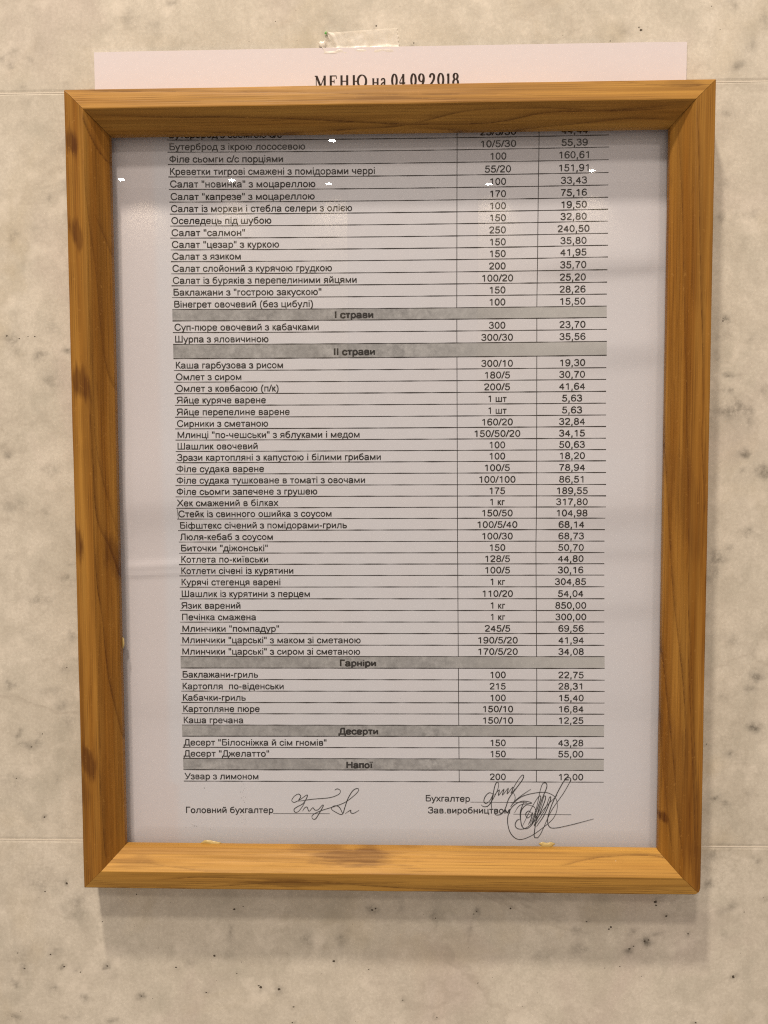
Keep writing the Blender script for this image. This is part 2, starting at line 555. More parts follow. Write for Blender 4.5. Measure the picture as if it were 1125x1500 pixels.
WOOD = {"left": [[0.7, 0.9, [[6.65, 275.77],
[7.96, 270.66],
[10.68, 264.14],
[13.94, 259.68],
[15.12, 258.97]]],
[0.7, 0.7, [[9.66, 241.55],
[11.9, 234.49],
[14.15, 227.42],
[15.32, 225.76]]],
[0.7, 0.6, [[7.14, 256.75],
[8.12, 238.05],
[9.66, 221.57],
[10.42, 202.61],
[11.78, 188.29],
[14.27, 179.89]]],
[0.58, 0.6, [[7.36, 216.87],
[8.0, 193.1],
[8.28, 164.28],
[9.89, 149.74],
[12.06, 137.56],
[14.24, 125.33]]],
[0.7, 0.9, [[6.79, 183.53],
[7.55, 154.6],
[8.31, 135.12],
[11.29, 125.33],
[13.97, 113.04],
[15.29, 106.13]]],
[0.6, 0.9, [[7.58, 125.33],
[7.97, 110.57],
[8.98, 100.68],
[10.0, 80.79],
[11.89, 65.78],
[14.06, 51.19]]],
[0.47, 0.6, [[8.48, 100.68],
[7.64, 75.78],
[7.54, 50.64],
[7.32, 20.14]]],
[0.56, 0.8, [[7.61, 43.05],
[7.81, 30.35],
[8.21, 15.03],
[8.62, 10.93]]],
[0.47, 0.4, [[2.97, 17.53],
[3.28, 9.33],
[3.36, 2.13]]],
[0.47, 0.4, [[9.52, 27.81],
[10.03, 17.6],
[10.63, 10.44]]],
[0.47, 0.35, [[1.73, 261.47],
[2.99, 245.14],
[3.73, 216.9],
[4.35, 173.94],
[4.62, 135.13]]]], "right": [[0.74, 0.8, [[216.11, 276.25],
[217.09, 260.82],
[217.61, 244.85],
[218.55, 219.54],
[219.68, 196.3],
[220.36, 172.84],
[220.06, 163.4],
[221.36, 144.4],
[221.49, 125.25]]],
[0.6, 0.7, [[211.42, 268.62],
[212.41, 251.77],
[213.27, 228.83],
[213.99, 201.01],
[214.43, 189.32],
[215.13, 163.42],
[216.04, 125.25],
[216.47, 101.1],
[217.68, 86.5],
[219.08, 61.98],
[220.74, 37.22],
[222.07, 4.67]]],
[0.6, 0.8, [[208.31, 191.7],
[209.25, 163.44],
[210.67, 134.86],
[212.02, 110.78],
[213.5, 93.8],
[215.23, 76.7],
[216.29, 57.02],
[215.48, 34.68]]],
[0.7, 0.8, [[207.65, 101.08],
[209.56, 86.47],
[211.32, 66.86],
[213.1, 47.1],
[214.64, 27.19],
[216.36, 11.65]]],
[0.6, 0.8, [[216.4, 91.37],
[217.75, 69.35],
[218.78, 52.09],
[219.87, 32.23],
[220.67, 14.72]]],
[0.56, 0.7, [[209.08, 71.77],
[209.88, 52.03],
[211.42, 32.15],
[213.16, 14.64]]],
[0.51, 0.5, [[220.88, 182.25],
[222.43, 125.25],
[222.89, 88.96],
[223.3, 54.6]]],
[0.51, 0.5, [[217.61, 37.19],
[218.93, 17.21],
[219.88, 4.64]]],
[0.47, 0.4, [[215.0, 274.46],
[215.34, 242.59],
[215.74, 207.97]]]], "top": [[0.6, 0.55, [[1.11, 283.92],
[20.21, 282.7],
[53.49, 282.18],
[79.49, 281.32],
[110.05, 280.16],
[138.11, 279.72],
[166.01, 279.06]]],
[0.56, 0.5, [[6.97, 278.76],
[39.19, 278.73],
[72.38, 278.45],
[100.66, 278.48],
[128.77, 278.27],
[156.73, 277.61]]],
[0.7, 0.9, [[9.28, 275.27],
[34.34, 274.43],
[62.86, 274.01],
[95.92, 272.83],
[119.41, 271.79],
[147.45, 271.84],
[166.05, 274.06],
[189.2, 274.39],
[212.22, 275.63]]],
[0.7, 0.8, [[12.77, 271.06],
[39.04, 270.9],
[72.28, 270.19],
[100.61, 270.93],
[119.41, 271.79],
[140.45, 274.9],
[166.04, 275.2],
[189.2, 274.17],
[212.23, 274.95]]],
[0.6, 0.7, [[119.41, 271.11],
[147.46, 270.01],
[177.67, 271.39],
[196.15, 272.48],
[212.29, 271.78]]],
[0.56, 0.6, [[24.71, 269.96],
[55.68, 269.97],
[77.01, 269.66],
[110.01, 269.64],
[128.77, 268.91]]],
[0.6, 0.6, [[177.52, 285.67],
[198.31, 282.4],
[212.12, 281.27],
[219.0, 281.62]]],
[0.47, 0.5, [[119.43, 283.2],
[142.75, 284.19],
[170.6, 284.2],
[189.07, 284.12],
[212.07, 284.21]]]], "bottom": [[0.7, 0.7, [[26.61, 3.68],
[44.23, 5.17],
[64.26, 4.63],
[81.72, 4.32],
[99.13, 3.24],
[118.96, 3.98]]],
[0.7, 0.8, [[44.16, 0.81],
[74.23, 3.46],
[99.12, 2.73],
[118.96, 1.43],
[143.65, 0.71],
[168.24, -0.02]]],
[0.56, 0.7, [[68.13, 14.88],
[81.81, 14.26],
[99.19, 13.94],
[123.91, 13.69]]],
[0.6, 0.7, [[173.05, 9.67],
[187.68, 11.85],
[204.7, 12.53],
[213.21, 11.62]]],
[0.56, 0.5, [[158.33, 13.55],
[180.33, 14.29],
[199.81, 14.5],
[210.73, 14.86]]],
[0.6, 0.6, [[1.27, -0.47],
[24.03, 0.83],
[51.67, -0.39],
[76.69, -0.35],
[99.1, -1.1]]],
[0.56, 0.5, [[128.85, 2.06],
[153.48, 3.36],
[182.9, 2.44],
[207.3, 1.97],
[217.03, 1.08]]],
[0.51, 0.5, [[19.17, 9.5],
[49.28, 7.27],
[69.28, 6.73]]]]}
KNOTS = {"left": [[2.56, 265.64, 2.62, 4.29, 0.8],
[3.45, 234.58, 2.14, 5.24, 0.7],
[3.86, 183.55, 2.86, 5.71, 0.8],
[0.24, 127.78, 2.62, 7.14, 0.8],
[12.9, 120.42, 2.38, 8.33, 0.5],
[2.96, 47.57, 3.33, 5.24, 0.7],
[-0.3, 37.91, 2.38, 7.14, 0.4]], "right": [[215.79, 139.63, 4.76, 21.43, 0.25],
[216.36, 39.67, 5.95, 26.19, 0.3],
[210.54, 26.65, 1.43, 1.9, 0.8],
[221.2, 12.21, 3.33, 11.9, 0.35]], "top": [[186.76, 284.39, 11.9, 1.19, 0.35],
[110.04, 278.33, 11.9, 1.43, 0.2],
[212.1, 282.4, 5.95, 1.43, 0.3]], "bottom": [[99.17, 11.39, 14.29, 2.14, 0.65],
[86.78, 13.3, 9.52, 1.19, 0.4],
[19.17, 9.5, 7.14, 1.43, 0.3],
[74.23, 2.95, 19.05, 1.19, 0.5],
[143.65, -0.06, 21.43, 1.19, 0.5]]}

# ------------------------------------------------------------------ helpers
rng = np.random.default_rng(5)
def tag(o, label=None, cat=None, group=None, kind=None):
    if label: o['label'] = label
    if cat: o['category'] = cat
    if group: o['group'] = group
    if kind: o['kind'] = kind
    return o
def obj(name, verts, faces, mat, parent=None, smooth=False):
    me = bpy.data.meshes.new(name); me.from_pydata([tuple(v) for v in verts], [], faces); me.update()
    if mat: me.materials.append(mat)
    if smooth: me.polygons.foreach_set('use_smooth', [True] * len(me.polygons))
    o = bpy.data.objects.new(name, me); C.objects.link(o)
    if parent: o.parent = parent; o.matrix_parent_inverse = Matrix.Translation(-parent.location)
    return o
def empty(name, loc):
    o = bpy.data.objects.new(name, None); o.location = loc; o.empty_display_size = 0.02; C.objects.link(o); return o
def fattr(o, name, vals):
    a = o.data.attributes.new(name, 'FLOAT', 'POINT'); a.data.foreach_set('value', np.asarray(vals, dtype=np.float32))
def grid_faces(nx, ny, off=0):
    i = np.arange(nx - 1)[:, None] * ny + np.arange(ny - 1)[None, :] + off
    return np.stack([i, i + ny, i + ny + 1, i + 1], -1).reshape(-1, 4).tolist()

_LAT = {}
def _lattice(seed):
    if seed not in _LAT: _LAT[seed] = np.random.default_rng(seed).random((256, 256))
    return _LAT[seed]
def vnoise(x, y, seed=0):
    g = _lattice(seed); xi = np.floor(x).astype(int); yi = np.floor(y).astype(int)
    fx = x - xi; fy = y - yi; fx = fx * fx * (3 - 2 * fx); fy = fy * fy * (3 - 2 * fy)
    a = g[xi % 256, yi % 256]; b = g[(xi + 1) % 256, yi % 256]; c = g[xi % 256, (yi + 1) % 256]; d = g[(xi + 1) % 256, (yi + 1) % 256]
    return (a * (1 - fx) + b * fx) * (1 - fy) + (c * (1 - fx) + d * fx) * fy
def fbm(x, y, seed=0, o=4):
    s = 0; a = .5; t = 0
    for k in range(o):
        s = s + a * vnoise(x * 2 ** k + 17.3 * k, y * 2 ** k + 9.1 * k, seed + k); t += a; a *= .55
    return s / t

# ------------------------------------------------------------------ materials
class N:
    def __init__(s, name):
        s.m = bpy.data.materials.new(name); s.m.use_nodes = True; s.t = s.m.node_tree; s.b = s.t.nodes['Principled BSDF']
        s.co = s.t.nodes.new('ShaderNodeNewGeometry').outputs['Position']
    def n(s, typ, **kw):
        n = s.t.nodes.new(typ)
        for k, v in kw.items(): setattr(n, k, v)
        return n
    def l(s, a, b): s.t.links.new(a, b)
    def mapping(s, scale, rot=(0, 0, 0)):
        n = s.n('ShaderNodeMapping'); n.inputs['Scale'].default_value = scale; n.inputs['Rotation'].default_value = rot; s.l(s.co, n.inputs[0]); return n.outputs[0]
    def noise(s, scale, detail=4, rough=.5, vec=None, dist=0):
        n = s.n('ShaderNodeTexNoise'); n.inputs['Scale'].default_value = scale; n.inputs['Detail'].default_value = detail; n.inputs['Roughness'].default_value = rough
        n.inputs['Distortion'].default_value = dist
        s.l(vec or s.co, n.inputs['Vector']); return n.outputs['Fac']
    def ramp(s, f, stops):
        n = s.n('ShaderNodeValToRGB'); e = n.color_ramp.elements
        while len(e) < len(stops): e.new(.5)
        for q, (p, c) in zip(e, stops): q.position = p; q.color = tuple(c) + (1,) if len(c) == 3 else c
        s.l(f, n.inputs[0]); return n.outputs[0]
    def rng(s, f, a, b, c=0, d=1):
        n = s.n('ShaderNodeMapRange'); n.inputs[1].default_value = a; n.inputs[2].default_value = b; n.inputs[3].default_value = c; n.inputs[4].default_value = d
        s.l(f, n.inputs[0]); return n.outputs[0]
    def mix(s, f, a, b, mode='MIX'):
        n = s.n('ShaderNodeMix', data_type='RGBA', blend_type=mode)
        for i, v in ((0, f), (6, a), (7, b)):
            if isinstance(v, bpy.types.NodeSocket): s.l(v, n.inputs[i])
            elif i == 0: n.inputs[0].default_value = v
            else: n.inputs[i].default_value = tuple(v) + (1,)
        return n.outputs[2]
    def math(s, op, a, b=0.0):
        n = s.n('ShaderNodeMath', operation=op)
        for i, v in enumerate((a, b)):
            if isinstance(v, bpy.types.NodeSocket): s.l(v, n.inputs[i])
            else: n.inputs[i].default_value = v
        return n.outputs[0]
    def attr(s, name):
        n = s.n('ShaderNodeAttribute'); n.attribute_name = name; return n.outputs['Fac']
    def bump(s, h, strength, dist):
        n = s.n('ShaderNodeBump'); n.inputs['Strength'].default_value = strength; n.inputs['Distance'].default_value = dist
        s.l(h, n.inputs['Height']); s.l(n.outputs[0], s.b.inputs['Normal'])
    def out(s, col, rough=.5, spec=.5):
        if isinstance(col, bpy.types.NodeSocket): s.l(col, s.b.inputs['Base Color'])
        else: s.b.inputs['Base Color'].default_value = tuple(col) + (1,)
        if isinstance(rough, bpy.types.NodeSocket): s.l(rough, s.b.inputs['Roughness'])
        else: s.b.inputs['Roughness'].default_value = rough
        s.b.inputs['Specular IOR Level'].default_value = spec
        return s.m

def mat_marble():
    k = N('polished_marble')
    cloud = k.noise(17, 7, .62, dist=.6)
    base = k.ramp(cloud, [(.28, (.58, .555, .49)), (.42, (.70, .67, .60)), (.55, (.775, .745, .675)), (.8, (.83, .80, .735))])
    cl2 = k.rng(k.noise(30, 6, .62, dist=1.2), .44, .74)
    base = k.mix(k.math('MULTIPLY', cl2, .34), base, (.48, .465, .40))
    mot = k.rng(k.noise(62, 5, .6, vec=k.mapping((1, 1, .75), (.2, .9, .4)), dist=.4), .50, .70)
    base = k.mix(k.math('MULTIPLY', mot, .5), base, (.47, .46, .40))
    fine = k.rng(k.noise(150, 5, .7, dist=.3), .42, .72)
    base = k.mix(k.math('MULTIPLY', fine, .34), base, (.42, .39, .335))
    yel = k.rng(k.noise(24, 4, .5, vec=k.mapping((1, 1, 1), (.4, 0, 1.1)), dist=.6), .55, .78)
    base = k.mix(k.math('MULTIPLY', yel, .42), base, (.58, .49, .31))
    lil = k.rng(k.noise(19, 4, .5, vec=k.mapping((1.2, 1, .8), (.9, .3, .2)), dist=.6), .56, .8)
    base = k.mix(k.math('MULTIPLY', lil, .6), base, (.63, .545, .53))
    # fine crystal sparkle-grain
    gr = k.noise(900, 2, .7)
    base = k.mix(k.rng(gr, .35, .65, 0, .26), base, (.40, .37, .32))
    # veins: thin ridges of a warped noise
    v = k.math('ABSOLUTE', k.math('SUBTRACT', k.noise(9, 5, .55, vec=k.mapping((1, 1, 1.7), (0, .5, 0)), dist=1.5), .5))
    vein = k.math('MULTIPLY', k.rng(v, .0, .022, 1, 0), k.rng(k.noise(14, 3), .45, .65))
    base = k.mix(k.math('MULTIPLY', vein, .35), base, (.40, .36, .31))
    cl = k.math('MULTIPLY', k.rng(k.noise(27, 4, .6, vec=k.mapping((1, 1, .8), (.1, .2, .7)), dist=.5), .54, .68), k.rng(k.noise(330, 4, .75), .47, .66))
    base = k.mix(k.math('MULTIPLY', cl, .38), base, (.36, .335, .28))
    cr = k.rng(k.noise(75, 4, .6, vec=k.mapping((1, 1, 1), (1.2, .3, .4))), .56, .72)
    base = k.mix(k.math('MULTIPLY', cr, .5), base, (.90, .86, .79))
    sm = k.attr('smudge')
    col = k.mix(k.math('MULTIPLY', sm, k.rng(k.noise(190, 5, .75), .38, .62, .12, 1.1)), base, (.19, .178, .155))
    k.bump(k.noise(160, 4), .12, .0006)
    return k.out(col, k.rng(k.noise(40, 3), .3, .7, .30, .48), .45)
def mat_simple(name, col, rough=.6, spec=.4):
    return N(name).out(col, rough, spec)
def mat_wood(name, axis):
    k = N(name)
    # stretch the noise along the rail
    S = lambda a, l: (l, l, a) if axis == 'x' else (a, l, l)
    sc_ = (22, 900, 900) if axis == 'x' else (900, 900, 22)
    fib = k.noise(1.0, 5, .62, vec=k.mapping(sc_))
    sc2 = (7, 330, 330) if axis == 'x' else (330, 330, 7)
    med = k.noise(1.0, 4, .55, vec=k.mapping(sc2), dist=.15)
    big = k.noise(1.0, 2, .5, vec=k.mapping((8, 90, 90) if axis == 'x' else (90, 90, 8)))
    base = k.ramp(med, [(.28, (.225, .096, .014)), (.48, (.315, .134, .019)), (.66, (.39, .179, .029)), (.8, (.455, .225, .041))])
    base = k.mix(k.rng(big, .3, .7, 0, .45), base, (.27, .108, .009))
    base = k.mix(k.rng(fib, .40, .66, 0, .62), base, (.19, .073, .007))
    tn = k.attr('tone'); base = k.mix(tn, base, (.74, .45, .11)); base = k.mix(k.attr('deep'), base, (.16, .066, .008))
    g = k.attr('grain')
    col = k.mix(k.math('MULTIPLY', g, 1.0), base, (.075, .022, .004))
    kn = k.attr('knot')
    col = k.mix(k.math('MULTIPLY', kn, k.rng(fib, .3, .6, .45, .95)), col, (.085, .026, .005))
    sp = k.rng(k.noise(700, 2, .6), .66, .72)
    col = k.mix(k.math('MULTIPLY', sp, .35), col, (.46, .24, .06))
    k.bump(k.math('ADD', fib, k.math('MULTIPLY', g, -.5)), .25, .0004)
    return k.out(col, k.rng(fib, .3, .7, .42, .58), .22)
def mat_paper():
    k = N('white_office_paper')
    f = k.noise(400, 3, .6)
    base = k.mix(k.rng(f, .3, .7, 0, .35), (.80, .77, .845), (.765, .735, .81))
    t = k.attr('toner_reflection')
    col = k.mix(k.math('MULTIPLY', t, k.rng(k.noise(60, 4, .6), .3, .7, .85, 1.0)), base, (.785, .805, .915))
    k.bump(k.noise(350, 3), .15, .0002)
    return k.out(col, .85, .2)
def mat_ink(name, col, mottled=False):
    k = N(name)
    if mottled:
        f = k.ramp(k.noise(420, 4, .7), [(.3, (.29, .295, .32)), (.7, (.56, .57, .61))])
        f = k.mix(k.rng(k.noise(26, 3, .5, vec=k.mapping((1.6, 1, .3))), .4, .65, 0, .55), f, (.32, .325, .35))
        f = k.mix(k.attr('fade'), f, (.60, .61, .645))
        return k.out(f, .8, .2)
    c = k.mix(k.rng(k.noise(1500, 2), .4, .75, 0, .6), col, tuple(min(1, q + .03) for q in col))
    return k.out(c, .7, .3)
def mat_glass():
    k = N('picture_glass'); k.t.nodes.remove(k.b)
    tr = k.n('ShaderNodeBsdfTransparent'); tr.inputs[0].default_value = (.985, .995, 1.0, 1)
    gl = k.n('ShaderNodeBsdfGlossy'); gl.inputs['Roughness'].default_value = .012; gl.inputs[0].default_value = (1, 1, 1, 1)
    lw = k.n('ShaderNodeLayerWeight'); f5 = k.math('POWER', lw.outputs['Facing'], 5.0)
    fac = k.math('ADD', k.math('MULTIPLY', f5, .9), .042)
    # handling smears make the reflection a little hazy here and there
    r = k.rng(k.noise(35, 4, .6, vec=k.mapping((1, 1, .35))), .45, .7, .004, .008); k.l(r, gl.inputs['Roughness'])
    mx = k.n('ShaderNodeMixShader'); k.l(fac, mx.inputs[0]); k.l(tr.outputs[0], mx.inputs[1]); k.l(gl.outputs[0], mx.inputs[2])
    k.l(mx.outputs[0], k.t.nodes['Material Output'].inputs[0]); return k.m
def mat_tape():
    k = N('adhesive_tape')
    c = k.mix(k.rng(k.noise(260, 4, .6, dist=.5), .4, .65), (.92, .89, .82), (.98, .965, .93))
    k.out(c, .28, .6); k.b.inputs['Alpha'].default_value = 1
    k.l(k.rng(k.noise(230, 4, .6), .35, .7, .5, .92), k.b.inputs['Alpha'])
    k.bump(k.noise(300, 4), .4, .0004); return k.m

M_marble = mat_marble(); M_joint = mat_simple('pale_joint', (.76, .72, .65), .8, .2)
M_speck = mat_ink('dark_mineral', (.085, .07, .055)); M_back = mat_simple('bedding_mortar', (.4, .38, .35), .9)
M_wx = mat_wood('oiled_pine_across', 'x'); M_wz = mat_wood('oiled_pine_upright', 'z')
M_paper = mat_paper(); M_ink = mat_ink('printer_ink', (.010, .009, .011)); M_pen = mat_ink('pen_ink', (.012, .012, .014))
M_rule = mat_ink('rule_ink', (.016, .013, .015)); M_band = mat_ink('grey_toner', (.3, .3, .3), True)
M_titleink = mat_ink('title_ink', (.022, .012, .008)); M_glass = mat_glass(); M_tape = mat_tape()
M_green = mat_simple('green_print', (.10, .55, .10), .4); M_glue = mat_simple('dried_glue', (.52, .40, .16), .3, .6)
M_room = mat_simple('cream_plaster', (.56, .53, .47), .7)

# ------------------------------------------------------------------ the marble wall: backing + three slabs, joints between them
JT, JB = 288.0, 12.1       # heights of the two joints
X0, X1, Y0, Y1 = -330., 560., -330., 560.
def box(name, x0, x1, y0, y1, z0, z1, mat, parent=None):
    v = [P(x, y, z) for z in (z0, z1) for y in (y0, y1) for x in (x0, x1)]
    return obj(name, v, [(0, 2, 3, 1), (4, 5, 7, 6), (0, 1, 5, 4), (1, 3, 7, 5), (3, 2, 6, 7), (2, 0, 4, 6)], mat, parent)
wall = box('marble_wall', X0, X1, Y0, Y1, -40, -20.5, M_back)
tag(wall, 'pale beige grey veined marble wall behind the framed menu', 'wall', kind='structure')
def axis_pts(a, b, lo, hi, fine, coarse):
    p = list(np.arange(a, lo, coarse)) if a < lo else []
    lo2 = max(a, lo); hi2 = min(b, hi)
    if hi2 > lo2: p += list(np.arange(lo2, hi2, fine))
    if b > hi: p += list(np.arange(max(a, hi), b, coarse))
    p.append(b)
    q = [p[0]]
    for v in p[1:]:
        if v - q[-1] > .05: q.append(v)
    q[-1] = b
    return np.array(q)
def slab(y0, y1, bev=.12):
    xs = axis_pts(X0, X1, -48, 268, 1.0, 30); ys = axis_pts(y0, y1, -70, 330, 1.0, 30)
    gx, gy = np.meshgrid(xs, ys, indexing='ij'); x = gx.ravel(); y = gy.ravel()
    sm = np.zeros_like(x)
    wx = x + 1.9 * (fbm(x / 3.2, y / 3.2, 3) - .5) * 2; wy = y + 1.9 * (fbm(x / 3.2, y / 3.2, 33) - .5) * 2
    rr = np.random.default_rng(21)
    extra = []
    for _ in range(70):
        a = float(rr.choice([rr.uniform(-46, -3), rr.uniform(226, 262), rr.uniform(-46, 262)])); bb = float(rr.uniform(-62, 322)); extra.append([a, bb, float(rr.uniform(.8, 3.2)), float(rr.uniform(.8, 2.6)), float(rr.uniform(.15, .6))])
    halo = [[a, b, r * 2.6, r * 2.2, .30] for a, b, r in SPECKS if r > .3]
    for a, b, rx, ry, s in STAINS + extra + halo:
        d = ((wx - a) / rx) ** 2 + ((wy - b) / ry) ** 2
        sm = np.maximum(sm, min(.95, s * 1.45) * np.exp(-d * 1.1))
    edge = np.minimum(y - y0, y1 - y)
    z = -bev * np.clip(1 - edge / bev, 0, 1)
    verts = np.stack([(x - 111.5) / 1000, -z / 1000, (y - 142) / 1000 + 1.6], 1)
    nx, ny = len(xs), len(ys); f = grid_faces(nx, ny)
    o = obj('marble_slab', verts, f, M_marble, wall)
    # thickness: sides and back
    me = o.data; bm = bmesh.new(); bm.from_mesh(me)
    be = [e for e in bm.edges if e.is_boundary]
    r = bmesh.ops.extrude_edge_only(bm, edges=be)
    for v in [g for g in r['geom'] if isinstance(g, bmesh.types.BMVert)]: v.co.y = .020
    bm.normal_update(); bm.to_mesh(me); bm.free()
    vals = np.zeros(len(me.vertices)); vals[:len(sm)] = sm
    fattr(o, 'smudge', vals)
    return o
GAP = .22
slab(JT + GAP, Y1); slab(JB + GAP, JT - GAP); slab(Y0, JB - GAP)
for yj in (JT, JB):
    box('joint', X0, X1, yj - GAP + .01, yj + GAP - .01, -20.4, -.02, M_joint, wall)
# tiny dark mineral grains
vs, fs = [], []
extra = [[float(rng.uniform(-45, 262)), float(rng.choice([rng.uniform(-62, -2), rng.uniform(290, 325), rng.uniform(-60, 320)])), float(rng.uniform(.10, .2))] for _ in range(95)]
for a, b, r in SPECKS + extra:
    if r > .24: r *= .92
    n = 9; base = len(vs); ph = rng.uniform(0, 6.28); asp = rng.uniform(.6, 1.0)
    vs.append(P(a, b, .03))
    for i in range(n):
        t = 2 * math.pi * i / n; q = r * rng.uniform(.65, 1.15)
        vs.append(P(a + q * math.cos(t + ph), b + q * asp * math.sin(t + ph), .012))
    fs += [(base, base + 1 + i, base + 1 + (i + 1) % n) for i in range(n)]
tag(obj('mineral_grain', vs, fs, M_speck, wall), kind='stuff')

# ------------------------------------------------------------------ the sheet of paper
SX0, SX1, SY0, SY1 = 6.6, 216.6, 4.6, 301.6
def zs(x, y):
    """paper surface height: soft cockling and a few fold lines"""
    x = np.asarray(x, float); y = np.asarray(y, float)
    z = .9 + .32 * np.sin(y / 27 + .6 + .004 * x) * .5 + .10 * np.sin(x / 41 + y / 60)
    for yy, a, wd, x0, x1 in ((222.5, .22, 3.0, 170, 216), (192, .16, 3, 175, 216), (119, .16, 3, 180, 216), (98, .2, 4, 185, 216), (62, .1, 6, 0, 216), (259, .14, 5, 0, 216)):
        m = 1 / (1 + np.exp(-(x - x0) / 5)) / (1 + np.exp((x - x1) / 5))
        z = z + 2.4 * a * m * np.tanh((y - yy - .02 * (x - 100)) / wd) * np.exp(-((y - yy) / 22) ** 2)
    z = z + .10 * np.exp(-((x - 193) / 6) ** 2 - ((y - 141) / 7) ** 2)
    for yy, a, dn, up, x0, x1 in ((142.6, 1.7, 9, 22, -20, 60), (138.5, 1.4, 8, 20, 172, 240), (223, .6, 3, 9, 165, 240), (191.5, .5, 4, 8, 178, 240), (118.2, .45, 1.6, 1.8, -20, 48), (115.2, .35, 1.2, 2, -20, 40), (256, .3, 5, 7, -20, 70)):
        m = 1 / (1 + np.exp(-(x - x0) / 5)) / (1 + np.exp((x - x1) / 7)); d = y - yy - .015 * (x - 100) + .4 * np.sin(x / 9)
        z = z + a * m * np.where(d < 0, np.exp(-(d / dn) ** 2 * .9), np.exp(-(d / up) ** 2 * .9) * 1.0)
    z = z - .15
    k = np.clip(np.minimum(np.minimum(x - 8, 214 - x) / 10, np.minimum((y - 8) / 10, np.abs(272 - y) / 8 + .25)), .15, 1)
    return np.minimum(.5 + (z - .3) * k * .8, 2.6)
xs = np.linspace(SX0, SX1, 264); ys = np.linspace(SY0, SY1, 372)
gx, gy = np.meshgrid(xs, ys, indexing='ij'); x = gx.ravel(); y = gy.ravel()
z = zs(x, y)
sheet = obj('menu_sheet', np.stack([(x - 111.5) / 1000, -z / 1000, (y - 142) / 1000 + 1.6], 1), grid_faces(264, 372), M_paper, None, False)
# copier veil over the table, with the glass's cool reflection painted in
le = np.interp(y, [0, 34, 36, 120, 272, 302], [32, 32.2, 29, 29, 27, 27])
ton_refl = .95 / (1 + np.exp(-(x - le) / .6)) * (y < 280)
ton_refl = ton_refl * (.8 + .5 * fbm(x / 30, y / 14, 61, 3)) * np.interp(x, [0, 120, 190, 216], [1, 1, .8, .5]) * np.interp(y, [0, 30, 60, 150, 302], [.9, 1, 1, .9, .8])
fattr(sheet, 'toner_reflection', ton_refl)
so = sheet.modifiers.new('thickness', 'SOLIDIFY'); so.thickness = .0001; so.offset = -1
tag(sheet, 'white printed price list with ruled table and signatures, its top edge showing above the frame', 'menu')

